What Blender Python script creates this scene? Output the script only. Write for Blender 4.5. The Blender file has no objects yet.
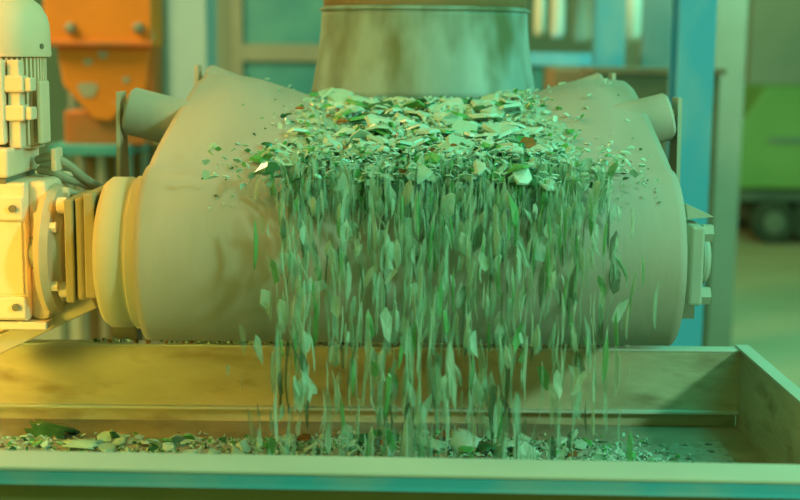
import bpy, bmesh, math, random
from mathutils import Vector, Matrix, Euler, noise
R = math.radians
PI = math.pi
sc = bpy.context.scene
C = sc.collection
H = 2.0
F = 1300.0
TH = math.atan(198.0 / F)
ROLL = R(0.6)
CM = Euler((PI / 2 - TH, 0, 0)).to_matrix() @ Matrix.Rotation(ROLL, 3, 'Z')

def at(px, py, Y):
    """world point at distance Y into the hall that the photograph shows at (px, py)"""
    d = CM @ Vector(((px - 400) / F, (250 - py) / F, -1))
    return Vector((0, 0, H)) + d * (Y / d.y)

# ------------------------------------------------------------------ materials
def mat(name, c1, c2=None, rough=0.7, metal=0.0, scale=6.0, contrast=(0.35, 0.65), bump=0.0, bscale=40.0,
        stretch=(1, 1, 1), c3=None, s3=20.0, t3=(0.62, 0.68), trans=0.0, alpha=1.0, emit=None, es=0.0):
    m = bpy.data.materials.new(name); m.use_nodes = True
    nt = m.node_tree; b = nt.nodes['Principled BSDF']
    b.inputs['Roughness'].default_value = rough
    b.inputs['Metallic'].default_value = metal
    b.inputs['Transmission Weight'].default_value = trans
    b.inputs['Alpha'].default_value = alpha
    if emit:
        b.inputs['Emission Color'].default_value = (*emit, 1); b.inputs['Emission Strength'].default_value = es
    b.inputs['Base Color'].default_value = (*c1, 1)
    tc = nt.nodes.new('ShaderNodeTexCoord'); mp = nt.nodes.new('ShaderNodeMapping')
    mp.inputs['Scale'].default_value = stretch
    nt.links.new(tc.outputs['Object'], mp.inputs[0])
    if c2:
        n = nt.nodes.new('ShaderNodeTexNoise'); n.inputs['Scale'].default_value = scale; n.inputs['Detail'].default_value = 6
        nt.links.new(mp.outputs[0], n.inputs['Vector'])
        r = nt.nodes.new('ShaderNodeValToRGB')
        r.color_ramp.elements[0].position = contrast[0]; r.color_ramp.elements[0].color = (*c1, 1)
        r.color_ramp.elements[1].position = contrast[1]; r.color_ramp.elements[1].color = (*c2, 1)
        nt.links.new(n.outputs['Fac'], r.inputs[0])
        out = r.outputs[0]
        if c3:
            n3 = nt.nodes.new('ShaderNodeTexNoise'); n3.inputs['Scale'].default_value = s3; n3.inputs['Detail'].default_value = 3
            nt.links.new(mp.outputs[0], n3.inputs['Vector'])
            r3 = nt.nodes.new('ShaderNodeValToRGB')
            r3.color_ramp.elements[0].position = t3[0]; r3.color_ramp.elements[1].position = t3[1]
            mx = nt.nodes.new('ShaderNodeMixRGB'); mx.inputs[2].default_value = (*c3, 1)
            nt.links.new(n3.outputs['Fac'], r3.inputs[0]); nt.links.new(r3.outputs[0], mx.inputs[0]); nt.links.new(out, mx.inputs[1])
            out = mx.outputs[0]
        nt.links.new(out, b.inputs['Base Color'])
    if bump:
        nb = nt.nodes.new('ShaderNodeTexNoise'); nb.inputs['Scale'].default_value = bscale; nb.inputs['Detail'].default_value = 5
        nt.links.new(mp.outputs[0], nb.inputs['Vector'])
        bp = nt.nodes.new('ShaderNodeBump'); bp.inputs['Strength'].default_value = bump; bp.inputs['Distance'].default_value = 0.01
        nt.links.new(nb.outputs['Fac'], bp.inputs['Height']); nt.links.new(bp.outputs[0], b.inputs['Normal'])
    return m

M = {}
M['belt'] = mat('dusty_belt', (.40, .39, .35), (.50, .49, .44), .8, scale=3.5, bump=.12, bscale=60, stretch=(1, .25, .25), c3=(.30, .32, .26), s3=7, t3=(.48, .72))
M['pulley'] = mat('pulley_rubber', (.56, .52, .36), (.64, .60, .42), .8, scale=5)
M['cream'] = mat('cream_paint', (.90, .72, .56), (.84, .66, .50), .55, scale=8, bump=.05)
M['creamdark'] = mat('cream_paint_dusty', (.64, .52, .38), (.54, .43, .30), .65, scale=14)
M['steel'] = mat('dusty_steel', (.34, .34, .27), (.46, .46, .38), .6, scale=9, metal=.1)
M['steeldark'] = mat('dark_steel', (.15, .15, .11), (.24, .24, .17), .6, scale=9, metal=.1)
M['groove'] = mat('groove_dark', (.17, .16, .11), (.24, .23, .16), .8, scale=9)
M['tray'] = mat('tray_wall_dusty', (.42, .40, .27), (.56, .54, .38), .75, scale=5, bump=.15, bscale=30, stretch=(1, 1, 3), c3=(.32, .27, .17), s3=7, t3=(.52, .7))
M['trayrim'] = mat('tray_rim_worn', (.56, .62, .56), (.50, .56, .50), .5, scale=4, stretch=(1, 1, 1))
M['trayfloor'] = mat('tray_floor_dust', (.28, .26, .17), (.40, .38, .27), .85, scale=9, bump=.4, bscale=50)
M['trayblue'] = mat('worn_blue_paint', (.05, .42, .60), (.30, .46, .46), .75, scale=5, stretch=(1, 1, 2), contrast=(.45, .7))
M['traylow'] = mat('tray_lower_frame', (.24, .22, .09), (.30, .27, .12), .7, scale=5)
M['blue'] = mat('blue_column_paint', (.08, .48, .80), (.24, .56, .74), .55, scale=4, stretch=(1, 1, .5), contrast=(.42, .62))
M['bluepale'] = mat('pale_blue_panel', (.24, .38, .42), (.29, .43, .45), .6, scale=2)
M['teal'] = mat('teal_glazing', (.04, .26, .30), (.10, .36, .36), .35, scale=2)
M['orange'] = mat('orange_paint', (.74, .21, .012), (.62, .18, .015), .5, scale=3, c3=(.60, .42, .25), s3=7, t3=(.68, .75))
M['orangedark'] = mat('orange_paint_scuffed', (.50, .12, .015), (.36, .13, .03), .6, scale=4)
M['frameblue'] = mat('grey_blue_frame', (.16, .24, .22), (.24, .30, .24), .6, scale=4)
M['chute'] = mat('chute_boot_dust', (.22, .38, .39), (.34, .52, .53), .6, scale=9, bump=.1, bscale=12, stretch=(1, 1, .45), c3=(.12, .17, .09), s3=8, t3=(.46, .68))
M['chutetop'] = mat('chute_rusty_steel', (.26, .19, .09), (.38, .30, .17), .6, scale=7, stretch=(1, 1, .3))
M['palesteel'] = mat('pale_dusty_steel', (.36, .42, .36), (.44, .50, .43), .65, scale=9)
M['bearing'] = mat('bearing_dusty_paint', (.42, .36, .20), (.34, .29, .15), .65, scale=14)
M['cabinet'] = mat('grey_green_cabinet', (.34, .44, .40), (.42, .50, .44), .7, scale=1.5)
M['olive'] = mat('olive_brown_base', (.20, .15, .05), (.26, .19, .07), .7, scale=4)
M['cable'] = mat('dusty_cable', (.42, .40, .30), (.33, .31, .22), .7, scale=20)
M['wallgrey'] = mat('hall_wall', (.26, .34, .30), (.31, .39, .34), .9, scale=1.2)
M['pillar'] = mat('concrete_pillar', (.30, .29, .22), (.36, .34, .26), .9, scale=2)
M['floor'] = mat('hall_floor', (.38, .33, .20), (.45, .39, .25), .85, scale=.8)
M['white'] = mat('pale_sheet', (.75, .80, .74), (.65, .72, .66), .7, scale=3)
M['loader'] = mat('green_vehicle_paint', (.17, .36, .10), (.22, .42, .13), .5, scale=1.5)
M['tyre'] = mat('tyre_rubber', (.03, .05, .03), (.05, .07, .045), .8, scale=5)
M['hub'] = mat('wheel_hub_grey', (.12, .17, .13), (.16, .2, .15), .6, scale=5)
M['brown'] = mat('brown_timber', (.24, .16, .09), (.32, .22, .12), .8, scale=3)
M['greydark'] = mat('grey_beam', (.10, .15, .11), (.14, .19, .13), .7, scale=3)
M['mound'] = mat('crushed_glass_dust', (.32, .50, .40), (.46, .66, .56), .45, scale=38, bump=.9, bscale=90, c3=(.08, .17, .09), s3=42, t3=(.56, .64))
M['traymound'] = mat('tray_glass_dust', (.34, .36, .28), (.50, .54, .45), .5, scale=30, bump=.9, bscale=80, c3=(.10, .12, .06), s3=30, t3=(.56, .66))
G = {
    'clear': mat('clear_glass', (.50, .78, .66), (.40, .66, .55), .2, scale=30, trans=.1),
    'dusty': mat('dusty_clear_glass', (.42, .66, .58), (.54, .76, .69), .35, scale=30),
    'green': mat('green_glass', (.10, .46, .12), (.16, .56, .20), .12, scale=30, trans=.2),
    'dark': mat('dark_green_glass', (.025, .12, .05), (.05, .18, .08), .12, scale=30),
    'brown': mat('amber_glass', (.22, .10, .03), (.30, .15, .05), .12, scale=30),
    'thin': mat('falling_dusty_glass', (.44, .68, .54), (.56, .78, .66), .45, scale=30, alpha=.4),
    'thingreen': mat('falling_green_glass', (.10, .44, .14), (.16, .5, .2), .3, scale=30, alpha=.6),
    'thindark': mat('falling_dark_glass', (.05, .14, .07), (.08, .18, .1), .3, scale=30, alpha=.5),
    'fall': mat('falling_glass', (.38, .70, .54), (.28, .56, .44), .45, scale=30, alpha=.24),
}

# ------------------------------------------------------------------ mesh helpers
def obj(name, bm, m, parent=None, smooth=False, bevel=0.0, autos=35):
    me = bpy.data.meshes.new(name)
    bmesh.ops.recalc_face_normals(bm, faces=bm.faces[:])
    bm.to_mesh(me); bm.free()
    for mm in (m if isinstance(m, (list, tuple)) else [m]): me.materials.append(mm)
    if smooth: me.shade_smooth()
    o = bpy.data.objects.new(name, me); C.objects.link(o)
    if parent is not None:
        o.parent = parent
        o.matrix_parent_inverse = parent_world(parent).inverted()
    if bevel:
        b = o.modifiers.new('bevel', 'BEVEL'); b.width = bevel; b.segments = 2; b.limit_method = 'ANGLE'; b.angle_limit = R(40)
    if smooth and autos:
        e = o.modifiers.new('split', 'EDGE_SPLIT'); e.split_angle = R(autos)
    return o

def parent_world(p):
    mw = p.matrix_basis.copy()
    while p.parent is not None:
        mw = p.parent.matrix_basis @ p.matrix_parent_inverse @ mw
        p = p.parent
    return mw

def tag(o, label=None, cat=None, group=None, kind=None):
    if label: o['label'] = label
    if cat: o['category'] = cat
    if group: o['group'] = group
    if kind: o['kind'] = kind
    return o

def thing(name, loc, label, cat, group=None):
    o = bpy.data.objects.new(name, None); C.objects.link(o)
    o.location = loc; o.empty_display_size = .05
    return tag(o, label, cat, group)

def box(bm, x0, x1, y0, y1, z0, z1, mtx=None):
    vs = [bm.verts.new(v) for v in [(x0, y0, z0), (x1, y0, z0), (x1, y1, z0), (x0, y1, z0), (x0, y0, z1), (x1, y0, z1), (x1, y1, z1), (x0, y1, z1)]]
    if mtx is not None:
        for v in vs: v.co = mtx @ v.co
    for f in [(0, 1, 2, 3), (4, 7, 6, 5), (0, 4, 5, 1), (1, 5, 6, 2), (2, 6, 7, 3), (3, 7, 4, 0)]:
        bm.faces.new([vs[i] for i in f])

def B(*a, **k):
    bm = bmesh.new(); box(bm, *a, **k); return bm

def frame_of(p, q):
    d = (Vector(q) - Vector(p)); z = d.normalized()
    up = Vector((0, 0, 1)) if abs(z.z) < .9 else Vector((0, 1, 0))
    x = up.cross(z).normalized(); y = z.cross(x)
    return Matrix((x, y, z)).transposed(), d.length

def lathe(bm, p, q, prof, n=40, caps=True):
    """profile [(t, r)] with t in metres from p towards q"""
    Mx, L = frame_of(p, q); p = Vector(p)
    rings = []
    for t, r in prof:
        rings.append([bm.verts.new(p + Mx @ Vector((r * math.cos(2 * PI * i / n), r * math.sin(2 * PI * i / n), t))) for i in range(n)])
    for a, b in zip(rings, rings[1:]):
        for i in range(n):
            bm.faces.new((a[i], a[(i + 1) % n], b[(i + 1) % n], b[i]))
    if caps:
        bm.faces.new(rings[0][::-1]); bm.faces.new(rings[-1])

def rod(bm, p, q, r, n=24, ch=0.0):
    L = (Vector(q) - Vector(p)).length
    if ch: lathe(bm, p, q, [(0, r - ch), (ch, r), (L - ch, r), (L, r - ch)], n)
    else: lathe(bm, p, q, [(0, r), (L, r)], n)

def bar(bm, p, q, w, h):
    """rectangular bar from p to q, w across, h in the 'up' sense"""
    Mx, L = frame_of(p, q); p = Vector(p)
    m4 = Matrix.Translation(p) @ Mx.to_4x4()
    box(bm, -w / 2, w / 2, -h / 2, h / 2, 0, L, mtx=m4)

def tube(bm, pts, r, n=10):
    pts = [Vector(p) for p in pts]
    # catmull-rom
    out = []
    for i in range(len(pts) - 1):
        p0 = pts[max(i - 1, 0)]; p1 = pts[i]; p2 = pts[i + 1]; p3 = pts[min(i + 2, len(pts) - 1)]
        for k in range(8):
            t = k / 8
            out.append(.5 * ((2 * p1) + (p2 - p0) * t + (2 * p0 - 5 * p1 + 4 * p2 - p3) * t * t + (-p0 + 3 * p1 - 3 * p2 + p3) * t ** 3))
    out.append(pts[-1])
    rings = []
    for i, p in enumerate(out):
        d = (out[min(i + 1, len(out) - 1)] - out[max(i - 1, 0)]).normalized()
        x = Vector((0, 0, 1)).cross(d)
        x = x.normalized() if x.length > .01 else Vector((1, 0, 0)); y = d.cross(x)
        rings.append([bm.verts.new(p + r * (x * math.cos(2 * PI * k / n) + y * math.sin(2 * PI * k / n))) for k in range(n)])
    for a, b in zip(rings, rings[1:]):
        for i in range(n): bm.faces.new((a[i], a[(i + 1) % n], b[(i + 1) % n], b[i]))
    bm.faces.new(rings[0][::-1]); bm.faces.new(rings[-1])

def prism(bm, pts, d):
    """polygon (3-D points) extruded by vector d"""
    d = Vector(d)
    a = [bm.verts.new(Vector(p)) for p in pts]; b = [bm.verts.new(Vector(p) + d) for p in pts]
    bm.faces.new(a[::-1]); bm.faces.new(b); n = len(a)
    for i in range(n): bm.faces.new((a[i], a[(i + 1) % n], b[(i + 1) % n], b[i]))

# ------------------------------------------------------------------ hall (the setting)
WB = 18.0
def structure(name, bm, m): return tag(obj(name, bm, m), kind='structure')
structure('floor', B(-9, 9, -2, WB + .3, -.1, 0), M['floor'])
structure('wall_back', B(-9, 9, WB, WB + .3, 0, 4.6), M['wallgrey'])
zlow = at(236, 100, 12).z; zt1 = at(280, 44, 12).z; zt0 = at(280, 61, 12).z
xw0 = at(232, 50, 11.9).x; xw1 = at(345, 50, 11.9).x
w = structure('window_1', B(xw0 + .05, xw1, 11.94, 11.99, zlow, 3.25), M['teal'])
bm = bmesh.new()
box(bm, xw0, xw0 + .10, 11.85, 12.0, zlow - .1, 3.3)
box(bm, xw1 - .1, xw1, 11.85, 12.0, zlow - .1, 3.3)
box(bm, xw0 + .1, xw1 - .1, 11.85, 12.0, zt0, zt1)
box(bm, xw0 + .1, xw1 - .1, 11.85, 12.0, zlow - .1, zlow)
obj('window_frame', bm, M['pillar'], w)
# partition wall carrying the teal window
bm = bmesh.new()
x0 = at(168, 0, 12.1).x; x1 = at(345, 0, 12.1).x
box(bm, x0, x1, 12.0, 12.2, 0, 3.4)
structure('wall_partition', bm, M['wallgrey'])
# pale blue panel column on the left
p0 = at(165, 50, 7.5); p1 = at(207, 50, 7.5)
t = thing('wall_cabinet', ((p0.x + p1.x) / 2, 7.6, 0), 'tall pale blue metal cabinet standing right of the orange hopper', 'cabinet')
obj('cabinet_body', B(p0.x, p1.x, 7.5, 7.9, 0, 3.2), M['bluepale'], t, bevel=.01)
obj('corner_post', B(p0.x - .055, p0.x - .01, 7.46, 7.52, 0, 3.2), M['pillar'], t)

# concrete pillar right of the blue column
p0 = at(712, 100, 8.5); p1 = at(744, 100, 8.5)
tag(obj('concrete_pillar', B(p0.x, p1.x, 8.5, 8.8, 0, 4.2), M['pillar'], bevel=.01), 'square beige pillar just right of the tall blue column', 'pillar')

# near blue column: H section
p0 = at(676, 100, 4.6); p1 = at(713, 100, 4.6)
t = thing('steel_column', ((p0.x + p1.x) / 2, 4.65, 0), 'tall bright blue steel column directly behind the drum right end', 'column')
obj('front_flange', B(p0.x, p1.x, 4.6, 4.612, .02, 3.6), M['blue'], t, bevel=.002)
obj('rear_flange', B(p0.x, p1.x, 4.738, 4.75, .02, 3.6), M['blue'], t, bevel=.002)
obj('web', B((p0.x + p1.x) / 2 - .005, (p0.x + p1.x) / 2 + .005, 4.612, 4.738, .02, 3.6), M['blue'], t)
obj('base_plate', B(p0.x - .05, p1.x + .05, 4.55, 4.8, 0, .02), M['greydark'], t)
# farther blue column
p0 = at(596, 50, 7.0); p1 = at(625, 50, 7.0)
t = thing('steel_column', ((p0.x + p1.x) / 2, 7.05, 0), 'shorter seen blue column above the belt right shoulder, left of the dark beam', 'column')
obj('front_flange', B(p0.x, p1.x, 7.0, 7.015, .02, 3.8), M['blue'], t)
obj('web', B((p0.x + p1.x) / 2 - .006, (p0.x + p1.x) / 2 + .006, 7.015, 7.135, .02, 3.8), M['blue'], t)
obj('rear_flange', B(p0.x, p1.x, 7.135, 7.15, .02, 3.8), M['blue'], t)
obj('base_plate', B(p0.x - .05, p1.x + .05, 6.95, 7.2, 0, .02), M['greydark'], t)
# dark horizontal machine housing behind the right shoulder
a = at(600, 68, 6.4); b_ = at(680, 68, 6.4)
t = thing('machine_housing', ((a.x + b_.x) / 2, 6.6, 0), 'low dark grey machine housing between the two blue columns', 'machine')
zt = at(640, 68, 6.4).z
obj('housing_body', B(a.x, b_.x + .2, 6.4, 6.9, .0, zt - .03), M['greydark'], t, bevel=.01)
obj('top_cover', B(a.x - .03, b_.x + .22, 6.37, 6.93, zt - .03, zt), M['steeldark'], t)
# far bundles: pale things and timber behind
def far_box(name, x0, x1, y0, y1, Y, m, label, cat, d=.4, hang=False):
    a = at(x0, y1, Y); b = at(x1, y0, Y)
    top = b.z
    o = obj(name, B(a.x, b.x, Y, Y + d, 0, top), m, bevel=.02)
    return tag(o, label, cat)
far_box('storage_cabinet', 640, 676, -30, 66, 9.4, M['bluepale'], 'pale grey green cabinet seen between the two blue columns', 'cabinet')
far_box('timber_crate', 618, 640, 44, 68, 9.0, M['brown'], 'brown timber crate right of the farther blue column', 'crate', d=.3)
def hanging_bag(x0, x1, y0, y1, Y, label):
    a = at(x0, y1, Y); b = at(x1, y0, Y); w2 = (b.x - a.x) / 2; cx = (a.x + b.x) / 2
    bm = bmesh.new(); n = 20; h = b.z - a.z
    rings = []
    for t, s in [(0, .55), (.04, .85), (.12, 1), (.6, .98), (.9, .95), (1, .8)]:
        rings.append([bm.verts.new((cx + w2 * s * math.copysign(abs(math.cos(2 * PI * i / n)) ** .7, math.cos(2 * PI * i / n)), Y + .12 * s * math.sin(2 * PI * i / n), a.z + h * t)) for i in range(n)])
    for p, q in zip(rings, rings[1:]):
        for i in range(n): bm.faces.new((p[i], p[(i + 1) % n], q[(i + 1) % n], q[i]))
    bm.faces.new(rings[0][::-1]); bm.faces.new(rings[-1])
    o = obj('hanging_sack', bm, M['white'], smooth=True)
    tag(o, label, 'sack', 'pale sacks hanging in the background')
hanging_bag(621, 643, -40, 42, 8.4, 'pale rounded sack hanging right of the farther blue column')
hanging_bag(534, 546, -30, 36, 8.0, 'pale narrow sack hanging close beside the chute right edge')
hanging_bag(550, 566, -30, 38, 8.6, 'middle pale sack of the three left of the farther blue column')
hanging_bag(572, 594, -30, 42, 8.8, 'pale wide sack touching the farther blue column left side')
tag(obj('hanging_rail', B(at(520, 0, 8.6).x, at(655, 0, 8.6).x, 8.35, 8.85, at(600, -34, 8.6).z, at(600, -40, 8.6).z), M['greydark']), 'dark rail out of which the pale sacks hang', 'rail')
# blue bench with brown crate
a = at(528, 70, 8.2); b_ = at(600, 48, 8.2)
t = thing('work_bench', ((a.x + b_.x) / 2, 8.4, 0), 'low teal work bench behind the chute right side', 'bench')
obj('bench_top', B(a.x, b_.x, 8.1, 8.8, a.z + .03, a.z + .11), M['blue'], t)
for xx in (a.x + .03, b_.x - .08):
    for yy in (8.12, 8.72): obj('leg', B(xx, xx + .05, yy, yy + .05, 0, a.z + .03), M['teal'], t)
far_box('timber_crate', 552, 592, 68, 90, 7.6, M['brown'], 'brown crate under the teal bench edge behind the belt right shoulder', 'crate', d=.4)
# wall shelf rack behind right: grey panel
far_box('storage_cabinet', 748, 850, -30, 95, 16.4, M['cabinet'], 'tall grey green cabinet behind the green vehicle', 'cabinet', d=.5)

# green vehicle at the far right
Y = 13.8
t = thing('loader_vehicle', (at(800, 200, Y).x, Y + .8, 0), 'bright green vehicle with dark tyres parked at the far right', 'vehicle')
xa = at(742, 150, Y).x
zb = at(770, 190, Y).z; zt = at(770, 92, Y).z
bm = bmesh.new()
prism(bm, [(xa, Y + .1, zb), (xa + 2.4, Y + .1, zb), (xa + 2.4, Y + .1, zt + .05), (xa + .25, Y + .1, zt + .05), (xa, Y + .1, zt - .35)], (0, 1.4, 0))
obj('vehicle_body', bm, M['loader'], t, bevel=.03)
obj('side_trim', B(xa + .3, xa + 2.3, Y + .07, Y + .1, (zb + zt) / 2 - .02, (zb + zt) / 2 + .03), M['frameblue'], t)
obj('chassis', B(xa + .05, xa + 2.3, Y + .2, Y + 1.4, zb - .14, zb), M['greydark'], t)
for i, (px, yy) in enumerate([(775, 0), (815, 0), (775, 1.2), (815, 1.2)]):
    xc = at(px, 220, Y).x; r = .235
    bm = bmesh.new(); rod(bm, (xc, Y + yy, r), (xc, Y + .22 + yy, r), r, 32, .03)
    wv = obj('tyre', bm, M['tyre'], t, smooth=True)
    bm = bmesh.new(); rod(bm, (xc, Y - .012 + yy, r), (xc, Y + .05 + yy, r), r * .5, 24, .01)
    obj('wheel_hub', bm, M['hub'], wv, smooth=True)

# ------------------------------------------------------------------ orange hopper behind, left
Y = 6.2
def Z(py, px=100, Yy=Y): return at(px, py, Yy).z
def X(px, Yy=Y, py=100): return at(px, py, Yy).x
t = thing('feed_hopper', (X(105), Y + .3, 0), 'orange steel hopper with pale spots behind the geared motor', 'hopper')
bm = bmesh.new()
prism(bm, [(X(46), Y, Z(47)), (X(153), Y, Z(47)), (X(153), Y, Z(-60)), (X(46), Y, Z(-60))], (0, .28, 0))
obj('upper_bin', bm, M['orange'], t, bevel=.01)
bm = bmesh.new()
prism(bm, [(X(56), Y + .03, Z(47)), (X(150), Y + .03, Z(47)), (X(146), Y + .03, Z(88)), (X(108), Y + .03, Z(122)), (X(92), Y + .03, Z(120)), (X(62), Y + .03, Z(86))], (0, .22, 0))
lc = obj('lower_cone', bm, M['orange'], t, bevel=.01)
for (px, py, w_) in ((88, 90, .045), (103, 55, .022), (88, 62, .020), (126, 80, .018)):
    bm = bmesh.new(); c = at(px, py, Y + .03)
    prism(bm, [c + Vector((w_ * (1 + .25 * math.sin(3 * a)) * math.cos(a), 0, w_ * (1 + .25 * math.cos(2 * a)) * math.sin(a))) for a in [2 * PI * q_ / 14 for q_ in range(14)]], (0, -.004, 0))
    obj('pale_scuff', bm, M['pillar'], lc)
obj('seam_flange', B(X(45), X(155), Y - .03, Y, Z(47), Z(41)), M['orangedark'], t, bevel=.005)
obj('side_gusset', B(X(140), X(152), Y + .04, Y + .26, Z(112), Z(47)), M['orangedark'], t)
obj('hopper_base', B(X(48), X(150), Y + .5, Y + 1.0, 0, Z(150)), M['olive'], t)
obj('discharge_box', B(X(60), X(142), Y + .06, Y + .30, Z(146), Z(112)), M['orangedark'], t, bevel=.01)
for px in (71, 139):
    bm = bmesh.new(); c = at(px, 28, Y); lathe(bm, c, c + Vector((0, -.03, 0)), [(0, .028), (.02, .028), (.03, .018)], 6)
    obj('bolt_head', bm, M['steeldark'], t)
obj('cross_beam', B(X(50), X(128), Y - .04, Y + .5, Z(155), Z(145)), M['teal'], t, bevel=.004)
for px in (54, 95, 122):
    for yy in (0, .42): obj('leg', B(X(px), X(px + 7), Y + yy, Y + yy + .045, 0, Z(155)), M['frameblue' if px != 95 else 'pillar'], t)
for px in (53, 148):
    obj('upright', B(X(px), X(px + 6), Y + .28, Y + .33, Z(155) if px == 53 else 0, Z(44)), M['frameblue'], t)

# ------------------------------------------------------------------ belt conveyor
DY = 2.4                          # drum axis distance
DR = .158                         # radius over the belt
phi = R(8.875)
DZ = H - math.tan(phi) * DY       # drum axis height
CREST = DZ + DR
BX = .018; HW = .483
SL = math.tan(R(2.6))
def sstep(t): t = max(0, min(1, t)); return t * t * (3 - 2 * t)
def trough(Yv): return R(17.5) * max(0, min(1, (Yv - DY + .01) / .44)) ** 1.0
def BXY(Yv): return BX + .010 * sstep((Yv - DY) / .5)
def lift(Yv):
    t = (Yv - DY) / .55
    if t <= 0: return 0
    if t < 1: return .078 * t * (1 - .08 * t ** 4)
    d = Yv - 2.95
    return .0718 - math.tan(R(6)) * d * d / (d + .10)
def belt_sec(Yv, n=36):
    """list of (x, z) across the belt at distance Yv"""
    a = trough(Yv); zc = CREST + lift(Yv)
    half = [(0, 0)]; du = HW / n; x = z = 0
    for i in range(n):
        u = (i + .5) * du
        an = a * (sstep((u - .04) / .14) - 1.3 * sstep((u - .33) / .14))
        x += math.cos(an) * du; z += math.sin(an) * du
        half.append((x, z))
    bx = BXY(Yv); pts = [(bx - p[0], zc + p[1]) for p in half[:0:-1]] + [(bx + p[0], zc + p[1]) for p in half]
    return pts
def belt_z(x, Yv):
    pts = belt_sec(Yv)
    for p, q in zip(pts, pts[1:]):
        if p[0] <= x <= q[0]:
            return p[1] + (q[1] - p[1]) * (x - p[0]) / (q[0] - p[0])
    return pts[0][1] if x < pts[0][0] else pts[-1][1]

conv = thing('belt_conveyor', (BX, 4.0, 0), 'wide dusty rubber conveyor belt turning over a big head drum', 'conveyor')
bm = bmesh.new(); rings = []
Ys = [6.6, 6.0, 5.4, 4.8, 4.3, 3.9, 3.6, 3.4, 3.3, 3.2, 3.12, 3.05, 3.0, 2.95, 2.91, 2.88, 2.82, 2.76, 2.7, 2.65, 2.6, 2.55, 2.5, 2.45]
for Yv in Ys: rings.append([bm.verts.new((x, Yv, z)) for x, z in belt_sec(Yv)])
nb = len(rings[0])
us = [(-HW + 2 * HW * i / (nb - 1)) for i in range(nb)]
for k in range(0, 33):
    a = PI / 2 + PI * k / 32
    rings.append([bm.verts.new((BX + u, DY + DR * math.cos(a), DZ + DR * math.sin(a))) for u in us])
for Yv in (2.6, 3.0, 4.0, 6.6):
    rings.append([bm.verts.new((BX + u, Yv, (DZ - DR) + (CREST + lift(6.6) - .304 - DZ + DR) * (Yv - 2.6 if Yv > 2.6 else 0) / 4.0)) for u in us])
for a, b in zip(rings, rings[1:]):
    for i in range(nb - 1): bm.faces.new((a[i], a[i + 1], b[i + 1], b[i]))
belt = obj('belt', bm, M['belt'], conv, smooth=True, autos=0)
s = belt.modifiers.new('thick', 'SOLIDIFY'); s.thickness = .012; s.offset = 0
# which way normals go does not matter: thickness is centred

# head pulley with ring ends
PL = BX - .566; PR = BX + HW - .012
bm = bmesh.new()
L = PR - PL
r = .1405
lathe(bm, (PL, DY, DZ), (PR, DY, DZ), [(0, .085), (.001, r - .022), (.006, r - .008), (.016, r), (.050, r), (.054, r - .004), (.060, r - .004), (.063, r + .002), (.1, r + .002), (L - .02, r + .002), (L, r - .02)], 96)
pul = obj('head_pulley', bm, M['pulley'], conv, smooth=True, autos=50)
bm = bmesh.new(); rod(bm, (PL - .17, DY, DZ), (PL + .01, DY, DZ), .035, 32)
obj('pulley_shaft', bm, M['steel'], pul, smooth=True)
bm = bmesh.new(); rod(bm, (PR - .005, DY, DZ), (PR + .075, DY, DZ), .03, 32)
obj('pulley_shaft', bm, M['steel'], pul, smooth=True)

# bearing housing, left: plate stack with bolts
def q(px, py, Yv=2.33): return at(px, py, Yv)
xl = q(66, 250).x; xr = q(95, 250).x
zt = q(80, 197).z; zb = q(80, 300).z
bh = obj('bearing_housing', B(xl + .018, xr - .018, DY - .075, DY + .09, zb, zt), M['bearing'], conv, bevel=.006)
obj('housing_plate', B(xl, xl + .016, DY - .08, DY + .09, zb - .004, zt - .004), M['bearing'], bh, bevel=.003)
obj('housing_plate', B(xr - .016, xr + .003, DY - .085, DY + .09, zb + .006, zt + .008), M['bearing'], bh, bevel=.003)
for py in (207, 292):
    for Yv in (DY - .045, DY + .06):
        bm = bmesh.new(); z = q(60, py).z; rod(bm, (xl - .02, Yv, z), (xl, Yv, z), .015, 12, .003)
        obj('bolt', bm, M['cream'], bh, smooth=True)
# bearing housing, right
xl2 = at(689, 260, 2.33).x; xr2 = at(703, 260, 2.33).x
zt = at(700, 226, 2.33).z; zb = at(700, 305, 2.33).z
bh = obj('bearing_housing', B(xl2, xr2, DY - .08, DY + .07, zb, zt), M['palesteel'], conv, bevel=.005)
for py in (234, 297):
    z = at(705, py, 2.33).z
    bm = bmesh.new(); rod(bm, (xr2, DY - .055, z), (xr2 + .018, DY - .055, z), .017, 6)
    obj('bolt', bm, M['palesteel'], bh)
bm = bmesh.new(); rod(bm, (xr2, DY, DZ), (xr2 + .022, DY, DZ), .05, 32, .008)
obj('bearing_cap', bm, M['palesteel'], bh, smooth=True)
# pointed guard plate right above it
bm = bmesh.new(); Yv = 2.36
prism(bm, [at(686, 204, Yv), at(714, 217, Yv), at(688, 219, Yv)], (0, .05, 0))
obj('pointed_guard', bm, M['palesteel'], conv)

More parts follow.
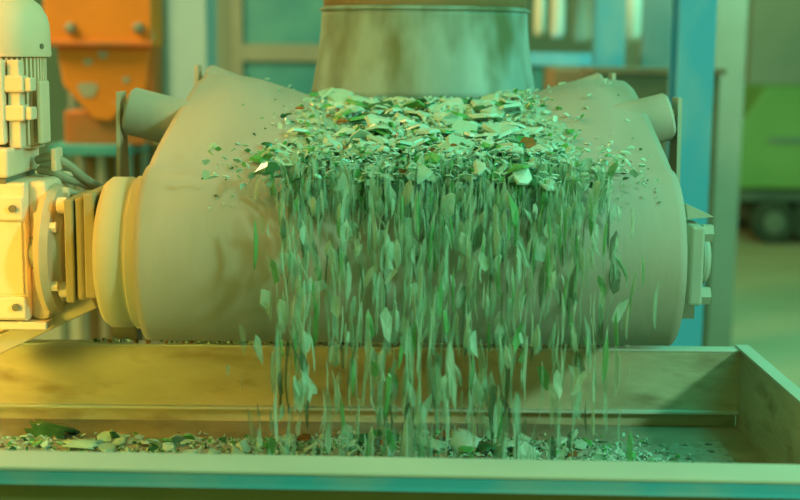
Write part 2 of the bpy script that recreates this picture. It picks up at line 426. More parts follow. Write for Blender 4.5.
# idler sets (each: brackets + rollers)
def idler(Yv, ang, xo, zo, r=.05, L=.30, right=None):
    """wing rollers: outer end centre at (+-xo, Yv, zo)"""
    for s_ in (-1, 1):
        o_ = Vector((BX + s_ * xo, Yv, zo)) if s_ < 0 or right is None else Vector(right)
        i_ = o_ - Vector((s_ * L * math.cos(ang), 0, L * math.sin(ang)))
        bm = bmesh.new(); rod(bm, o_, i_, r, 40, .006)
        ro = obj('idler_roller', bm, M['belt'], conv, smooth=True)
        d = (o_ - i_).normalized()
        bm = bmesh.new(); rod(bm, i_ - d * .02, o_ + d * .02, .012, 12); obj('roller_shaft', bm, M['steel'], ro, smooth=True)
        bm = bmesh.new()
        c = o_ + d * .014
        zb0 = ZF(Yv)
        prism(bm, [(c.x - .004, Yv - .03, c.z + .035), (c.x - .004, Yv + .03, c.z + .035), (c.x - .004, Yv + .055, zb0), (c.x - .004, Yv - .055, zb0)], (.008, 0, 0))
        obj('roller_bracket', bm, M['creamdark' if s_ < 0 else 'palesteel'], conv)
    cz = CREST + lift(Yv) - r - .008
    bm = bmesh.new(); rod(bm, (BX - .17, Yv + .02, cz), (BX + .17, Yv + .02, cz), r, 32, .006)
    obj('idler_roller', bm, M['belt'], conv, smooth=True)
    xe = xo + .03
    obj('idler_crossbar', B(BX - xe, BX + xe, Yv - .025, Yv + .025, ZF(Yv) - .012, ZF(Yv)), M['steel'], conv)
def ZF(Yv): return DZ + .0 - (Yv - DY) * math.tan(R(3.5))   # top of the side frame
# outer end positions measured in the photograph
o1 = at(128, 110, 2.72)
idler(2.72, R(14), -o1.x + BX, o1.z, .050, .15, at(670, 116, 2.72))
o2 = at(204, 82, 3.1)
idler(3.1, R(20), -o2.x + BX, o2.z, .045, .09, at(606, 90, 3.1))
for Yv in (4.2, 5.2): idler(Yv, R(18), .52, CREST + lift(Yv) + .02, .05, .27)
# side frames and legs
for s_ in (-1, 1):
    x = BX + s_ * .53
    bm = bmesh.new()
    y0 = 2.5
    prism(bm, [(x - .03, y0, ZF(y0) - .014), (x - .03, 6.6, ZF(6.6) - .014), (x - .03, 6.6, ZF(6.6) - .13), (x - .03, y0, ZF(y0) - .13)], (.06, 0, 0))
    obj('side_frame', bm, M['steeldark'], conv)
    for Yv in (2.75, 4.6, 6.4):
        obj('leg', B(x - .03, x + .03, Yv - .03, Yv + .03, 0, ZF(Yv) - .12), M['frameblue'], conv)
# tail pulley
bm = bmesh.new(); zt_ = CREST + lift(6.6) - .152
rod(bm, (BX - .46, 6.6, zt_), (BX + .46, 6.6, zt_), .145, 48)
obj('tail_pulley', bm, M['steel'], conv, smooth=True)
# return idler and its hangers seen in the gap under the drum
for px, w_ in ((127, .026), (200, .04), (262, .02)):
    c = at(px, 338, 2.8)
    obj('frame_hanger', B(c.x - w_, c.x + w_, 2.78, 2.84, DZ - .40, DZ - .02), M['frameblue' if px == 200 else 'steeldark'], conv)
bm = bmesh.new(); rod(bm, (BX - .47, 3.3, DZ - DR - .075), (BX + .47, 3.3, DZ - DR - .075), .04, 24)
obj('return_roller', bm, M['steel'], conv, smooth=True)

# ------------------------------------------------------------------ geared motor
GY = 2.36
gm = thing('geared_motor', (q(20, 330).x, GY + .1, q(20, 330).z), 'cream upright electric motor and gearbox left of the drum', 'motor')
def GX(px): return at(px, 250, GY).x
def GZ(py): return at(20, py, GY).z
axy = GY + .14; axx = at(-4, 100, axy).x       # motor axis
rad = at(48, 100, axy).x - axx
def vz(bm, prof, n=64):
    lathe(bm, (axx, axy, 0), (axx, axy, 1), prof, n)
bm = bmesh.new()
zb, zt = GZ(57), GZ(-14)
vz(bm, [(zb, rad + .004), (zb + .004, rad + .006), (GZ(24), rad + .004), (GZ(14), rad), (GZ(2), rad - .012), (GZ(-8), rad - .035), (zt, rad - .08)])
cow = obj('fan_cowl', bm, M['cream'], gm, smooth=True, autos=60)
bm = bmesh.new(); c = Vector((GX(31), axy - math.sqrt(max(0, (rad + .004) ** 2 - (GX(31) - axx) ** 2)), GZ(46)))
d = (Vector((axx, axy, c.z)) - c).normalized(); rod(bm, c - d * .004, c + d * .004, .005, 12)
obj('cowl_screw', bm, M['groove'], cow)
bm = bmesh.new()
vz(bm, [(GZ(152), rad - .011), (GZ(56), rad - .011)])
mh = obj('motor_housing', bm, M['creamdark'], gm, smooth=True)
bm = bmesh.new()
for k in range(60):
    a = 2 * PI * k / 60
    m4 = Matrix.Translation((axx, axy, 0)) @ Matrix.Rotation(a, 4, 'Z')
    box(bm, rad - .02, rad - .004, -.0022, .0022, GZ(148), GZ(58), mtx=m4)
obj('cooling_fins', bm, M['cream'], mh)
# side terminal rail + two clip blocks in front
yf = axy - rad
obj('terminal_box', B(GX(-40), GX(5), yf - .02, yf + .06, GZ(146), GZ(60)), M['cream'], gm, bevel=.006)
for y0_, y1_ in ((76, 93), (106, 122)):
    tb = obj('housing_lug', B(GX(2), GX(24), yf - .014, yf + .03, GZ(y1_), GZ(y0_)), M['cream'], gm, bevel=.004)
    obj('lug_tab', B(GX(24), GX(31), yf - .008, yf + .03, GZ(y1_ - 1), GZ(y0_ + 2)), M['cream'], tb, bevel=.003)
obj('housing_rib', B(GX(7), GX(19), yf - .004, yf + .03, GZ(150), GZ(60)), M['cream'], gm, bevel=.003)
obj('side_rail', B(at(45, 100, axy).x, at(50, 100, axy).x, axy - .06, axy + .0, GZ(147), GZ(82)), M['cream'], gm, bevel=.003)
# flange block and gearbox
obj('motor_flange', B(GX(-60), at(40, 160, GY + .2).x, GY - .01, GY + .2, GZ(178), GZ(149)), M['cream'], gm, bevel=.006)
obj('flange_spacer', B(GX(-58), at(36, 160, GY + .2).x, GY, GY + .19, GZ(184), GZ(177)), M['groove'], gm)
gb = obj('gearbox_body', B(GX(-60), GX(27), GY, GY + .25, GZ(321), GZ(183)), M['cream'], gm, bevel=.006)
obj('front_recess', B(GX(-60), GX(23), GY - .003, GY + .01, GZ(294), GZ(222)), M['cream'], gb, bevel=.002)
obj('cover_strip', B(GX(-60), GX(25), GY - .010, GY + .01, GZ(220), GZ(197)), M['cream'], gb, bevel=.003)
obj('cover_strip', B(GX(-60), GX(25), GY - .010, GY + .01, GZ(318), GZ(296)), M['cream'], gb, bevel=.003)
for py in (208, 306):
    bm = bmesh.new(); c = Vector((GX(16), GY - .012, GZ(py))); rod(bm, c, c + Vector((0, -.004, 0)), .007, 12)
    obj('cover_screw', bm, M['groove'], gb)
obj('housing_shoulder', B(GX(26), GX(45), GY + .02, GY + .23, GZ(322), GZ(182)), M['cream'], gb, bevel=.01)
obj('shoulder_rib', B(GX(34), GX(39), GY - .0, GY + .05, GZ(290), GZ(212)), M['cream'], gb, bevel=.004)
# round output flange
bm = bmesh.new()
gc = Vector((GX(40), DY + .03, DZ))
lathe(bm, (gc.x, gc.y, gc.z), (gc.x + 1, gc.y, gc.z), [(0, .118), (.012, .124), (.026, .118), (.03, .10), (.043, .095), (.05, .075), (.07, .06), (.075, .045)], 64)
of = obj('output_flange', bm, M['creamdark'], gm, smooth=True, autos=40)
for k in range(6):
    a = R(30 + 60 * k); c = gc + Vector((.024, .108 * math.cos(a), .108 * math.sin(a)))
    bm = bmesh.new(); rod(bm, c, c + Vector((.014, 0, 0)), .01, 6); obj('flange_bolt', bm, M['cream'], of)
# sloping brace that carries the motor
bm = bmesh.new()
bar(bm, at(-40, 362, 2.45), at(98, 296, 2.45), .08, .034)
br = tag(obj('motor_brace', bm, M['creamdark'], bevel=.003), 'cream sloping brace bar running from the tray corner up to the drum', 'brace')
# support bracket under the gearbox down to the floor
t = thing('motor_stand', (GX(-30), GY + .2, 0), 'cream steel stand plate below the gearbox', 'stand')
obj('stand_plate', B(GX(-75), GX(44), GY + .0, 2.78, GZ(330), GZ(322)), M['cream'], t, bevel=.003)
obj('stand_post', B(GX(-75), GX(-35), 2.69, 2.76, 0, GZ(330)), M['creamdark'], t)
# cables
def cable(pts, label, r=.008):
    bm = bmesh.new(); tube(bm, pts, r)
    return tag(obj('power_cable', bm, M['cable'], smooth=True), label, 'cable', 'cables from the motor')
cable([at(38, 160, 2.5), at(52, 157, 2.48), at(70, 166, 2.5), at(84, 178, 2.52), at(102, 189, 2.58), at(112, 200, 2.68)], 'uppermost cream cable arching from the motor flange to the drum', .0085)
cable([at(40, 170, 2.5), at(54, 172, 2.48), at(68, 179, 2.5), at(84, 184, 2.54), at(104, 196, 2.6)], 'middle cream cable below the arching one beside the motor', .0085)
cable([at(40, 187, 2.46), at(60, 189, 2.44), at(80, 195, 2.46), at(100, 196, 2.52)], 'lowest cream cable entering the gearbox top beside the drum', .0075)
obj('cable_gland', B(GX(40), GX(46), GY + .09, GY + .14, GZ(176), GZ(152)), M['cream'], gm, bevel=.003)

# ------------------------------------------------------------------ feed chute
CX = at(424, 60, 3.25).x; CYc = 3.25
def rz(px_r, py):  # ring radius/height from silhouette
    return None
ch = thing('feed_chute', (CX, CYc, at(424, 96, 3.0).z), 'round flared dusty chute boot hanging over the glass heap', 'chute')
def prof_chute(lst):
    bm = bmesh.new(); n = 96
    rings = []
    for r_, z in lst:
        rings.append([bm.verts.new((CX + r_ * math.cos(2 * PI * i / n), CYc + r_ * .8 * math.sin(2 * PI * i / n), z)) for i in range(n)])
    for a, b in zip(rings, rings[1:]):
        for i in range(n): bm.faces.new((a[i], a[(i + 1) % n], b[(i + 1) % n], b[i]))
    return bm
zA = at(424, 99, CYc - .22).z; zB = at(424, 8, CYc - .2).z
k_ = CYc / F
r0 = 112 * k_; r1 = 101 * k_
pr = []
for i in range(13):
    t_ = i / 12; pr.append((r1 + (r0 - r1) * (1 - t_) ** 1.6, zA + (zB - zA) * t_))
co = obj('chute_boot', prof_chute(pr), M['chute'], ch, smooth=True, autos=0)
s = co.modifiers.new('t', 'SOLIDIFY'); s.thickness = .008
cb = obj('boot_clamp', prof_chute([(r1 + .001, zB - .004), (r1 + .006, zB - .002), (r1 + .006, zB + .002), (r1 - .006, zB + .008)]), M['chute'], ch, smooth=True, autos=30)
ct = obj('upper_pipe', prof_chute([(r1 - .004, zB - .0), (r1 - .003, zB + .05), (r1 + .02, zB + .5), (r1 + .1, zB + 1.3)]), M['chutetop'], ch, smooth=True, autos=0)
s = ct.modifiers.new('t', 'SOLIDIFY'); s.thickness = .006

# ------------------------------------------------------------------ feeder tray
TYr = 2.62
rA = at(0, 346, TYr); rB = at(740, 353, TYr)
ztop = (at(400, 349.5, TYr).z)
xw = rB.x; xL = -1.25
zled = at(400, 407, TYr - .0).z
zfl = at(600, 434, TYr - .06).z
TYf = 1.86
zrim = at(400, 459, TYf).z
TYf2 = TYf
# front edge of the flange: y 472 at centre
d = CM @ Vector((0, (250 - 475) / F, -1)); TYn = (zrim - H) / d.z * d.y
tr = thing('feeder_tray', (-.2, 2.2, 0), 'long open steel feeder tray collecting the falling glass', 'tray')
rw = obj('rear_wall', B(xL, xw, TYr, TYr + .006, zled - .004, ztop), M['tray'], tr)
obj('top_flange', B(xL, xw + .008, TYr + .0, TYr + .035, ztop, ztop + .006), M['trayrim'], rw, bevel=.002)
obj('wall_ledge', B(xL, xw, TYr - .014, TYr + .006, zled - .006, zled), M['trayrim'], tr, bevel=.001)
obj('lower_wall', B(xL, xw, TYr + .008, TYr + .014, zfl - .01, zled - .004), M['tray'], tr)
obj('tray_floor', B(xL, xw + .1, TYf - .0, TYr + .014, zfl - .012, zfl), M['trayfloor'], tr)
bm = bmesh.new()
prism(bm, [(xw, TYr + .006, zfl - .01), (xw, TYr + .006, ztop + .004), (xw + .0, TYf - .06, ztop + .004), (xw + .0, TYf - .06, zrim - .0), (xw, TYf, zrim), (xw, TYf, zfl - .01)], (.006, 0, 0))
sw = obj('side_wall', bm, M['tray'], tr)
obj('side_rim', B(xw - .002, xw + .026, TYf - .06, TYr + .035, ztop + .004, ztop + .010), M['trayrim'], sw, bevel=.001)
bm = bmesh.new()
prism(bm, [(xL, TYr, zfl - .01), (xL, TYr, ztop), (xL, TYf, ztop), (xL, TYf, zfl - .01)], (.006, 0, 0))
obj('side_wall', bm, M['tray'], tr)
obj('front_wall', B(xL, xw + .0, TYf - .004, TYf + .002, zfl - .01, zrim - .004), M['tray'], tr)
fl = obj('front_flange', B(xL, xw + .2, TYn, TYf + .004, zrim - .004, zrim + .002), M['trayrim'], tr, bevel=.002)
YAW = Matrix(((1, 0, 0, 0), (-.024, 1, 0, 0), (0, 0, 1, 0), (0, 0, 0, 1)))
fl.data.transform(YAW)
zb1 = at(400, 491, TYn).z
bm = bmesh.new()
# rolled blue edge
prism(bm, [(xL, TYn + .004, zrim - .004), (xL, TYn + .001, zrim - .006), (xL, TYn + .0, zb1 + .006), (xL, TYn - .002, zb1), (xL, TYn + .02, zb1), (xL, TYn + .02, zrim - .004)], (xw + .2 - xL, 0, 0))
be = obj('blue_edge', bm, M['trayblue'], tr); be.data.transform(YAW)
lb = obj('lower_beam', B(xL, xw + .2, TYn + .03, TYn + .09, zb1 - .16, zb1 - .0), M['traylow'], tr, bevel=.003)
lb.data.transform(YAW)
for xx in (xL + .05, xw + .06):
    for yy in (TYn + .04, TYr - .08):
        obj('leg', B(xx, xx + .07, yy, yy + .07, 0, zfl - .012 if yy > 2 else zb1 - .16), M['trayblue'], tr)
obj('rear_beam', B(xL, xw, TYr - .09, TYr - .01, zfl - .1, zfl - .012), M['traylow'], tr)

# ------------------------------------------------------------------ glass
rng = random.Random(7)
def shard_geo(rg, n=6, elong=1.0, th=.10, curve=.25, jag=.35):
    """unit shard: irregular curved splinter, returns verts, faces"""
    pts = []
    for i in range(n):
        a = 2 * PI * (i + rg.uniform(-.3, .3)) / n; r_ = .5 * (1 - rg.uniform(0, jag) * 1.3)
        pts.append((r_ * math.cos(a), r_ * math.sin(a) * elong))
    vs = []; top = []
    for (x, y) in pts:
        z = -curve * x * x * 2
        vs.append((x, y, z))
    for (x, y) in pts:
        z = -curve * x * x * 2
        k = rg.uniform(.82, .97)
        vs.append((x * k, y * k, z + th))
    vs.append((0, 0, th * 1.05)); vs.append((0, 0, 0))
    fs = []
    for i in range(n):
        j = (i + 1) % n
        fs.append((i, j, n + j, n + i)); fs.append((n + i, n + j, 2 * n)); fs.append((j, i, 2 * n + 1))
    return vs, fs
def shard_mesh(name, rg, m, **k):
    v, f = shard_geo(rg, **k); me = bpy.data.meshes.new(name); me.from_pydata(v, [], f); me.materials.append(m); return me
def soup(name, items, mats, label, cat):
    V = []; Fc = []; MI = []
    for (pos, rot, size, mi, kw) in items:
        v, f = shard_geo(rng, **kw); m3 = rot.to_matrix(); o = len(V)
        for p in v:
            w_ = m3 @ (Vector(p) * size) + pos; V.append(tuple(w_))
        for q_ in f: Fc.append(tuple(o + i for i in q_)); MI.append(mi)
    me = bpy.data.meshes.new(name); me.from_pydata(V, [], Fc)
    for m in mats: me.materials.append(m)
    me.polygons.foreach_set('material_index', MI)
    ob = bpy.data.objects.new(name, me); C.objects.link(ob)
    return tag(ob, label, cat, kind='stuff')
lib = {}
for kname in ('clear', 'dusty', 'green', 'dark', 'brown'):
    lib[kname] = [shard_mesh('glass_shard', random.Random(i * 13 + len(kname)), G[kname], n=[5, 6, 7, 4, 8][i % 5], elong=[1, .7, .85, .6, 1.1][i % 5], th=.09, curve=[.2, .5, .1, .7, .35][i % 5]) for i in range(5)]
lib['fall'] = [shard_mesh('glass_shard', random.Random(i * 17 + 3), G['fall'], n=[5, 6, 4, 6, 7][i % 5], elong=[.45, .3, .35, .55, .4][i % 5], th=.05, curve=.3) for i in range(5)]
for kname in ('clear', 'dusty', 'green', 'dark'):
    lib[kname + '_slim'] = [shard_mesh('glass_shard', random.Random(i * 19 + len(kname)), G[{'clear': 'fall', 'dusty': 'thin', 'green': 'thingreen', 'dark': 'thindark'}[kname]], n=6, elong=[.24, .16, .30][i], th=.05, curve=.3) for i in range(3)]
def shard(kind, pos, rot, size, label, group):
    o = bpy.data.objects.new('glass_shard', rng.choice(lib[kind])); C.objects.link(o)
    o.location = pos; o.rotation_euler = rot; o.scale = (size, size, size)
    return tag(o, label, 'glass shard', group)

# heap surface on the belt
def heap_top(x, Yv):
    t_ = (Yv - 2.36) / .8
    xx = x - .05
    hw = .33 - .07 * sstep(t_)
    return belt_z(x, max(Yv, DY)) + .030 - .030 * (abs(xx) / hw) ** 2 + .012 * (noise.noise(Vector((x * 14, Yv * 14, 1))))
bm = bmesh.new(); nx, ny = 130, 90; grid = {}
for i in range(nx + 1):
    for j in range(ny + 1):
        x = -.40 + .90 * i / nx; Yv = 2.36 + .85 * j / ny
        bz = belt_z(x, Yv)
        z = max(heap_top(x, Yv), bz - .012)
        z += .006 * noise.noise(Vector((x * 60, Yv * 60, 3)))
        grid[i, j] = bm.verts.new((x, Yv, z))
for i in range(nx):
    for j in range(ny):
        q4 = [grid[i, j], grid[i + 1, j], grid[i + 1, j + 1], grid[i, j + 1]]
        if all(v.co.z < belt_z(v.co.x, v.co.y) - .004 for v in q4): continue
        bm.faces.new(q4)
bmesh.ops.delete(bm, geom=[v for v in bm.verts if not v.link_faces], context='VERTS')
hp = obj('crushed_glass_heap', bm, M['mound'], smooth=True, autos=0)
tag(hp, 'heap of finely crushed pale glass on the belt below the chute', 'crushed glass', kind='stuff')

def surf(x, Yv): return max(heap_top(x, Yv), belt_z(x, Yv) + .006)
def heap_x(): return .055 + max(-.40, min(.40, rng.gauss(0, .145)))
colw = ['clear'] * 36 + ['dusty'] * 34 + ['green'] * 14 + ['dark'] * 9 + ['brown'] * 2
names = {'clear': 'clear', 'dusty': 'dusty whitish', 'green': 'bright green', 'dark': 'dark green', 'brown': 'amber brown'}
items = []; kinds = ['clear', 'dusty', 'green', 'dark', 'brown']
def flat_rot(t=.5): return Euler((rng.gauss(0, t), rng.gauss(0, t), rng.uniform(0, 2 * PI)))
for _ in range(3000):
    Yv = 2.34 + .9 * rng.random() ** 1.1; x = heap_x()
    if abs(x - .05) > .36 - .11 * sstep((Yv - 2.4) / .6) and rng.random() < .85: continue
    s_ = rng.uniform(.009, .026)
    items.append((Vector((x, Yv, surf(x, Yv) + rng.uniform(-.002, .010))), flat_rot(.6), s_, kinds.index(rng.choice(colw)), dict(n=5, elong=rng.uniform(.5, 1), th=.12, curve=.2)))
for _ in range(1500):
    x = heap_x(); a = R(rng.uniform(52, 104)); rr = DR + rng.uniform(.010, .05)
    items.append((Vector((x, DY - .04 + -rr * math.cos(a), DZ + rr * math.sin(a))), Euler((-(PI / 2 - a) + rng.gauss(0, .5), rng.gauss(0, .5), 0)), rng.uniform(.012, .028), kinds.index(rng.choice(colw)), dict(n=5, elong=rng.uniform(.5, 1), th=.1, curve=.2)))
# thin scatter over the belt shoulders and the drum face
for _ in range(260):
    x = rng.uniform(-.34, .46); a = R(rng.uniform(35, 100))
    rr = DR + .009
    if a > PI / 2:
        Yv = DY + rng.uniform(0, .45); pos = Vector((x, Yv, belt_z(x, Yv) + .009))
    else: pos = Vector((x, DY - rr * math.cos(a), DZ + rr * math.sin(a)))
    items.append((pos, flat_rot(.3), rng.uniform(.004, .010), kinds.index(rng.choice(['dark', 'green', 'dusty', 'clear'])), dict(n=5, elong=.7, th=.15, curve=.1)))
soup('small_glass_fragments', items, [G[k] for k in kinds], 'countless small glass fragments covering the heap on the belt', 'glass fragments')
# individual larger shards on the heap
zone_name = lambda x: 'left flank' if x < -.05 else ('middle' if x < .17 else 'right flank')
for _ in range(135):
    Yv = 2.36 + .60 * rng.random() ** 1.2; x = heap_x(); k = rng.choice(colw)
    if abs(x - .05) > .32 - .12 * sstep((Yv - 2.4) / .5): x = .05 + (x - .05) * .55
    s_ = rng.uniform(.046, .088) * (1.0 if k in ('clear', 'dusty', 'green') else .85)
    zn = zone_name(x); dn = 'near the drum crest' if Yv < 2.6 else 'towards the chute'
    shard(k, Vector((x, Yv, surf(x, Yv) + .010)), flat_rot(.27), s_, '%s glass shard on the %s of the belt heap %s' % (names[k], zn, dn), '%s shards on the %s of the belt heap %s' % (names[k], zn, dn))
for _ in range(40):
    x = .07 + max(-.3, min(.34, rng.gauss(0, .15))); a = R(rng.uniform(52, 95)); rr = DR + rng.uniform(.03, .055); k = rng.choice(colw); zn = zone_name(x)
    shard(k, Vector((x, DY - .04 - rr * math.cos(a), DZ + rr * math.sin(a))), Euler((PI / 2 - a + rng.gauss(0, .3), rng.gauss(0, .35), rng.uniform(-.4, .4))), rng.uniform(.03, .06), '%s glass shard sliding over the drum crest, %s' % (names[k], zn), '%s shards sliding over the drum crest, %s' % (names[k], zn))
# ones that stand out
def special(kind, px, py, Yv, size, label, rot=(0.35, 0, 0), lift=.012):
    p = at(px, py, Yv); p.z = surf(p.x, Yv) + lift if Yv > 2.3 else p.z
    o = bpy.data.objects.new('glass_shard', lib[kind][0]); C.objects.link(o)
    o.location = p; o.rotation_euler = rot; o.scale = (size, size * .8, size); tag(o, label, 'glass shard')
def find_heap(px, py):
    for i in range(200):
        Yv = 2.25 + i * .006; p = at(px, py, Yv)
        if Yv > 2.34 and p.z <= surf(p.x, Yv): return Yv
    return 2.7
for kind, px, py, size, label in [
    ('brown', 343, 127, .038, 'rounded amber brown glass piece on the upper left of the heap'),
    ('green', 328, 112, .04, 'flat bright green shard just under the chute left corner'),
    ('green', 408, 155, .05, 'bright green rounded shard lying at the heap centre front'),
    ('dark', 408, 172, .05, 'long dark green shard at the crest below the round green one'),
    ('brown', 300, 115, .03, 'brown curled shard at the far left edge of the heap'),
    ('green', 262, 124, .012, 'tiny green chip alone on the belt left of the heap'),
    ('clear', 460, 170, .06, 'largest clear shard leaning at the crest right of centre')]:
    special(kind, px, py, find_heap(px, py), size, label)

# falling curtain
CL = [-.155, -.15, -.09, -.03, .018, .02, .06, .085, .12, .16, .165, .20, .245, .27, .30, .34, -.185]
def fall_pos(k=1.0):
    x0 = rng.choice(CL) + rng.gauss(0, .014) if rng.random() < .62 else .05 + rng.gauss(.01, .135); x0 = x0 if -.27 < x0 < .42 else rng.uniform(-.2, .36)
    v = rng.uniform(.84, 1.12); t_ = .065 + .24 * rng.random() ** k
    p = Vector((x0 + (x0 - .05) * t_ * .25, 2.33 - v * t_, CREST + .035 - .15 * t_ - 4.9 * t_ * t_ + rng.uniform(-.03, .012)))
    d = Vector((p.x, p.y - DY, p.z - DZ)); rr = math.hypot(d.y, d.z)
    if rr < DR + .02: p.y = DY + d.y * (DR + .02) / rr; p.z = DZ + d.z * (DR + .02) / rr
    return p, t_
def drop_rot(sp):
    return (Matrix.Rotation(rng.gauss(0, 1.1), 3, 'Z') @ Matrix.Rotation(PI / 2 + rng.gauss(0, sp), 3, 'Y') @ Matrix.Rotation(rng.uniform(0, 2 * PI), 3, 'X')).to_euler()
items = []
for _ in range(1250):
    p, t_ = fall_pos(1.9)
    items.append((p, drop_rot(.08), rng.uniform(.03, .08) + .28 * t_ * rng.random(), rng.choice([0] * 9 + [1] * 3 + [2, 3]), dict(n=6, elong=rng.uniform(.05, .15), th=.02, curve=.1, jag=.2)))
for _ in range(850):
    p, t_ = fall_pos(2.8)
    items.append((p, drop_rot(.25), rng.uniform(.03, .075), rng.choice([0] * 4 + [1] * 7 + [2, 3]), dict(n=6, elong=rng.uniform(.2, .45), th=.03, curve=.15)))
soup('falling_glass_fragments', items, [G['fall'], G['thin'], G['thingreen'], G['thindark']], 'countless slim glass fragments falling as a curtain from the drum', 'glass fragments')
for _ in range(62):
    p, t_ = fall_pos(); k = rng.choice(['fall'] * 6 + ['clear', 'dusty', 'dusty', 'dusty', 'green', 'dark'])
    rot = drop_rot(.2)
    nm = 'clear slim' if k == 'fall' else names[k]; hn = 'leaving the drum crest' if p.z > DZ else ('in front of the drum lower half' if p.z > DZ - DR else 'below the drum above the tray')
    zn = zone_name(p.x)
    zn = {'left flank': 'left', 'middle': 'middle', 'right flank': 'right'}[zn]
    shard(k if k == 'fall' else k + '_slim', p, rot, rng.uniform(.04, .09), '%s glass shard falling %s, %s of the curtain' % (nm, hn, zn), '%s shards falling %s, %s of the curtain' % (nm, hn, zn))
def falling_special(px, py, Yv, sx, sy, rotz, label, kind='dusty'):
    o = bpy.data.objects.new('glass_shard', lib[kind if kind == 'fall' else kind + '_slim'][2]); C.objects.link(o)
    o.location = at(px, py, Yv); o.rotation_euler = (PI / 2 + .2, rotz, 0.2); o.scale = (sx, sy, .04)
    tag(o, label, 'glass shard')
falling_special(314, 288, 2.17, .07, .12, -.2, 'broad whitish shard falling at the left of the curtain')
falling_special(413, 290, 2.15, .03, .14, -.15, 'long slim whitish shard falling at the centre of the curtain')
falling_special(395, 335, 2.12, .04, .15, .0, 'pale tall shard falling just below the long slim one', 'fall')
falling_special(386, 428, 2.06, .025, .12, .0, 'pale upright shard about to land in the tray centre', 'fall')
falling_special(502, 410, 2.08, .015, .09, .0, 'bluish slim shard dropping into the tray right of centre', 'clear')

# glass in the tray
def tray_top(x, Yv):
    # low bank of cullet, higher near the middle
    c = .036 + .016 * math.exp(-((x - .08) / .30) ** 2) - .022 * sstep((x - .30) / .2) + .008 * noise.noise(Vector((x * 9, Yv * 9, 8)))
    fall_ = 1 - sstep((Yv - 2.34) / .20)
    return zfl + c * fall_ - .006
bm = bmesh.new(); nx, ny = 260, 60; grid = {}
for i in range(nx + 1):
    for j in range(ny + 1):
        x = -1.2 + (xw - .06 + 1.2) * i / nx; Yv = TYf + .03 + (.62) * j / ny
        ed = sstep((xw - .06 - x) / .25)
        z = zfl + .001 + (tray_top(x, Yv) - zfl) * ed + .003 * noise.noise(Vector((x * 50, Yv * 50, 3)))
        grid[i, j] = bm.verts.new((x, Yv, z))
for i in range(nx):
    for j in range(ny): bm.faces.new([grid[i, j], grid[i + 1, j], grid[i + 1, j + 1], grid[i, j + 1]])
tag(obj('crushed_glass_bed', bm, M['traymound'], smooth=True, autos=0), 'low bed of crushed glass and dust along the tray bottom', 'crushed glass', kind='stuff')
def tsurf(x, Yv): return max(zfl, tray_top(x, Yv))
items = []
for _ in range(3000):
    x = rng.uniform(-1.0, .50) if rng.random() < .6 else rng.gauss(.08, .25); Yv = rng.gauss(2.33, .09)
    if not (-1.1 < x < .56 and TYf + .05 < Yv < 2.55): continue
    items.append((Vector((x, Yv, tsurf(x, Yv) + .003)), flat_rot(.7), rng.uniform(.006, .018), kinds.index(rng.choice(colw)), dict(n=5, elong=rng.uniform(.5, 1), th=.12, curve=.2)))
# dust crumbs on the rear wall top and ledge
for _ in range(200):
    px = rng.uniform(90, 340) if rng.random() < .8 else rng.uniform(340, 640); c = at(px, 348, TYr)
    items.append((Vector((c.x, TYr + rng.uniform(.004, .03), ztop + .009)), flat_rot(.6), rng.uniform(.005, .014), rng.choice([1, 3, 4, 1]), dict(n=5, elong=.8, th=.3, curve=.2)))
soup('small_glass_fragments', items, [G[k] for k in kinds], 'countless small glass fragments strewn along the tray and its rear edge', 'glass fragments')
for _ in range(85):
    x = rng.uniform(-.72, .42); Yv = rng.uniform(2.24, 2.44); k = rng.choice(colw)
    zn = 'left part' if x < -.3 else ('middle' if x < .2 else 'right part')
    cl = 'close to the front rim' if Yv < 2.34 else 'towards the rear wall'
    shard(k, Vector((x, Yv, tsurf(x, Yv) + .010)), flat_rot(.45), rng.uniform(.025, .05), '%s glass shard in the %s of the tray %s' % (names[k], zn, cl), '%s shards in the %s of the tray %s' % (names[k], zn, cl))
# bottle pieces that stand out in the tray
def bottle_piece(px, py, Yv, kind, r_, L, span, rot, label):
    bm = bmesh.new(); n = 10; ra = []
    for k in range(5):
        t_ = k / 4
        ring = []
        for i in range(n + 1):
            a = -span / 2 + span * i / n
            rr = r_ * (1 - .25 * t_ * t_)
            ring.append(bm.verts.new((rr * math.sin(a), -L / 2 + L * t_ + (.12 * L * math.sin(i * 2.1) if k in (0, 4) else 0), rr * math.cos(a) - r_ * .6)))
        ra.append(ring)
    for a, b in zip(ra, ra[1:]):
        for i in range(n): bm.faces.new((a[i], a[i + 1], b[i + 1], b[i]))
    o = obj('broken_bottle_piece', bm, G[kind], smooth=True, autos=0)
    s = o.modifiers.new('t', 'SOLIDIFY'); s.thickness = .004
    for k in range(80):
        Yv = 2.1 + k * .006; c = at(px, py, Yv)
        if c.z <= tsurf(c.x, Yv) + r_ * .45: break
    o.location = (c.x, Yv, tsurf(c.x, Yv) + r_ * .45); o.rotation_euler = rot
    tag(o, label, 'glass piece')
bottle_piece(52, 430, 2.12, 'dark', .034, .085, 2.6, (.2, -.1, 1.15), 'dark curved bottle piece lying at the left end of the tray')
bottle_piece(82, 446, 2.02, 'clear', .03, .06, 1.6, (.1, 0, 1.5), 'pale curved bottle piece just right of the dark one')
bottle_piece(432, 444, 2.02, 'clear', .032, .05, 2.0, (.3, .2, 1.3), 'pale bottle piece at the front rim, tray centre')
bottle_piece(465, 441, 2.03, 'dusty', .034, .055, 2.2, (.5, -.3, .6), 'whitish bottle piece right of the tray centre')
bottle_piece(512, 446, 2.02, 'clear', .03, .05, 2.0, (.2, .4, 2.1), 'clear bottle piece at the right end of the glass bed')
bottle_piece(488, 448, 2.03, 'dark', .024, .04, 2.0, (.2, .1, .4), 'small dark green bottle piece between two pale ones')

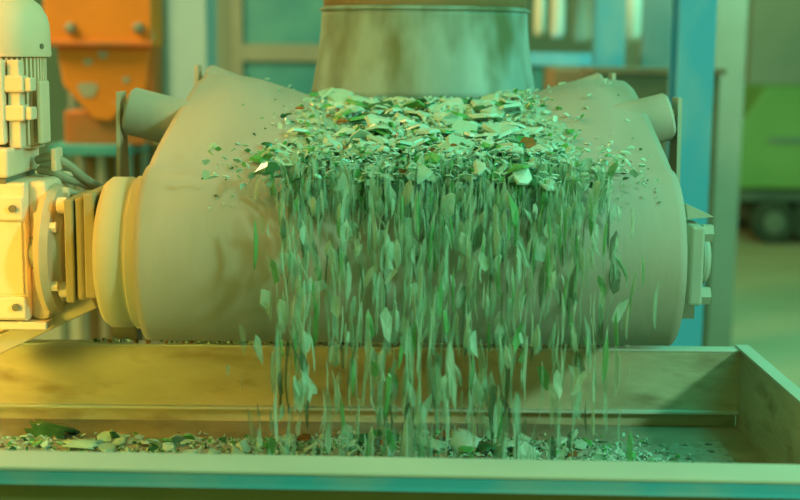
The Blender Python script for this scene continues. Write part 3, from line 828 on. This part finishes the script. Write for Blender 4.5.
# ------------------------------------------------------------------ light
sc.cycles.transparent_max_bounces = 32
def area(name, loc, tgt, size, col, e, spread=180):
    l = bpy.data.lights.new(name, 'AREA'); l.energy = e; l.color = col; l.size = size
    l.spread = R(spread)
    o = bpy.data.objects.new(name, l); C.objects.link(o); o.location = loc
    o.rotation_euler = (Vector(tgt) - Vector(loc)).to_track_quat('-Z', 'Y').to_euler()
    return o
LIGHTS = [
    ('fill_left', (-1.7, 1.9, 3.0), (-.7, 2.4, 1.6), 1.0, (1.000, 0.575, 0.187), 11.27),  # added warm fill that tints the left side yellow, no known fixture
    ('fill_front_left', (-1.6, 1.5, 2.35), (-.92, 2.4, 1.90), .35, (1.000, 0.314, 0.000), 2.45, 50),  # added orange fill, narrow spread, warms the motor
    ('fill_right', (1.7, 2.1, 3.3), (.5, 2.5, 1.6), 1.0, (0.000, 1.000, 0.714), 20.99),  # added green fill that tints the right end of the drum
    ('lamp_key', (2.9, -.1, 3.2), (.6, 2.5, 1.35), .3, (0.472, 1.000, 0.609), 82.08),
    ('fill_low_left', (-1.7, 1.3, 1.6), (-.90, 2.55, 1.33), .4, (1.000, 0.758, 0.079), 3.02, 55),  # added low fill to brighten the left tray wall and motor
    ('fill_middle', (0, 1.2, 4.2), (0, 2.5, 1.4), 1.2, (1.000, 0.724, 0.223), 6.08),  # added overhead fill to balance the colour in the middle
    ('fill_hall_left', (-3.5, 5.5, 4.4), (-2.2, 7.5, 1.5), 2.0, (1.000, 0.821, 0.352), 291.20),  # added yellow fill for the left background, no such hall light known
    ('fill_hall_right', (3.2, 7.0, 4.4), (2.6, 9, 1.0), 2.0, (0.184, 1.000, 0.711), 168.61),  # added green fill for the right background, no such hall light known
]
WORLD = [(0.672, 0.639, 0.081), (0.240, 0.934, 0.197), (0.611, 0.639, 0.147)]; WS = .40
for a_ in LIGHTS: area(*a_)
W = bpy.data.worlds.new('World'); sc.world = W; W.use_nodes = True
nt = W.node_tree; bg = nt.nodes['Background']
tc = nt.nodes.new('ShaderNodeTexCoord'); sx = nt.nodes.new('ShaderNodeSeparateXYZ'); mr = nt.nodes.new('ShaderNodeMapRange')
mr.inputs[1].default_value = -1; mr.inputs[2].default_value = 1
rp = nt.nodes.new('ShaderNodeValToRGB')
rp.color_ramp.elements.new(.5)
for e_, c_ in zip(rp.color_ramp.elements, WORLD): e_.color = (*c_, 1)
nt.links.new(tc.outputs['Generated'], sx.inputs[0]); nt.links.new(sx.outputs[0], mr.inputs[0]); nt.links.new(mr.outputs[0], rp.inputs[0]); nt.links.new(rp.outputs[0], bg.inputs[0])
bg.inputs[1].default_value = WS

# ------------------------------------------------------------------ camera
cd = bpy.data.cameras.new('camera'); cam = bpy.data.objects.new('camera', cd); C.objects.link(cam)
cd.sensor_width = 36; cd.lens = 36 * F / 800; cam.location = (0, 0, H); cam.rotation_euler = CM.to_euler()
cd.dof.use_dof = True; cd.dof.focus_distance = 2.42; cd.dof.aperture_fstop = 2.6
cd.clip_start = .05
sc.camera = cam
vs = sc.view_settings
vs.view_transform = 'Standard'; vs.look = 'None'; vs.gamma = 1; vs.use_curve_mapping = False; vs.exposure = 0.0
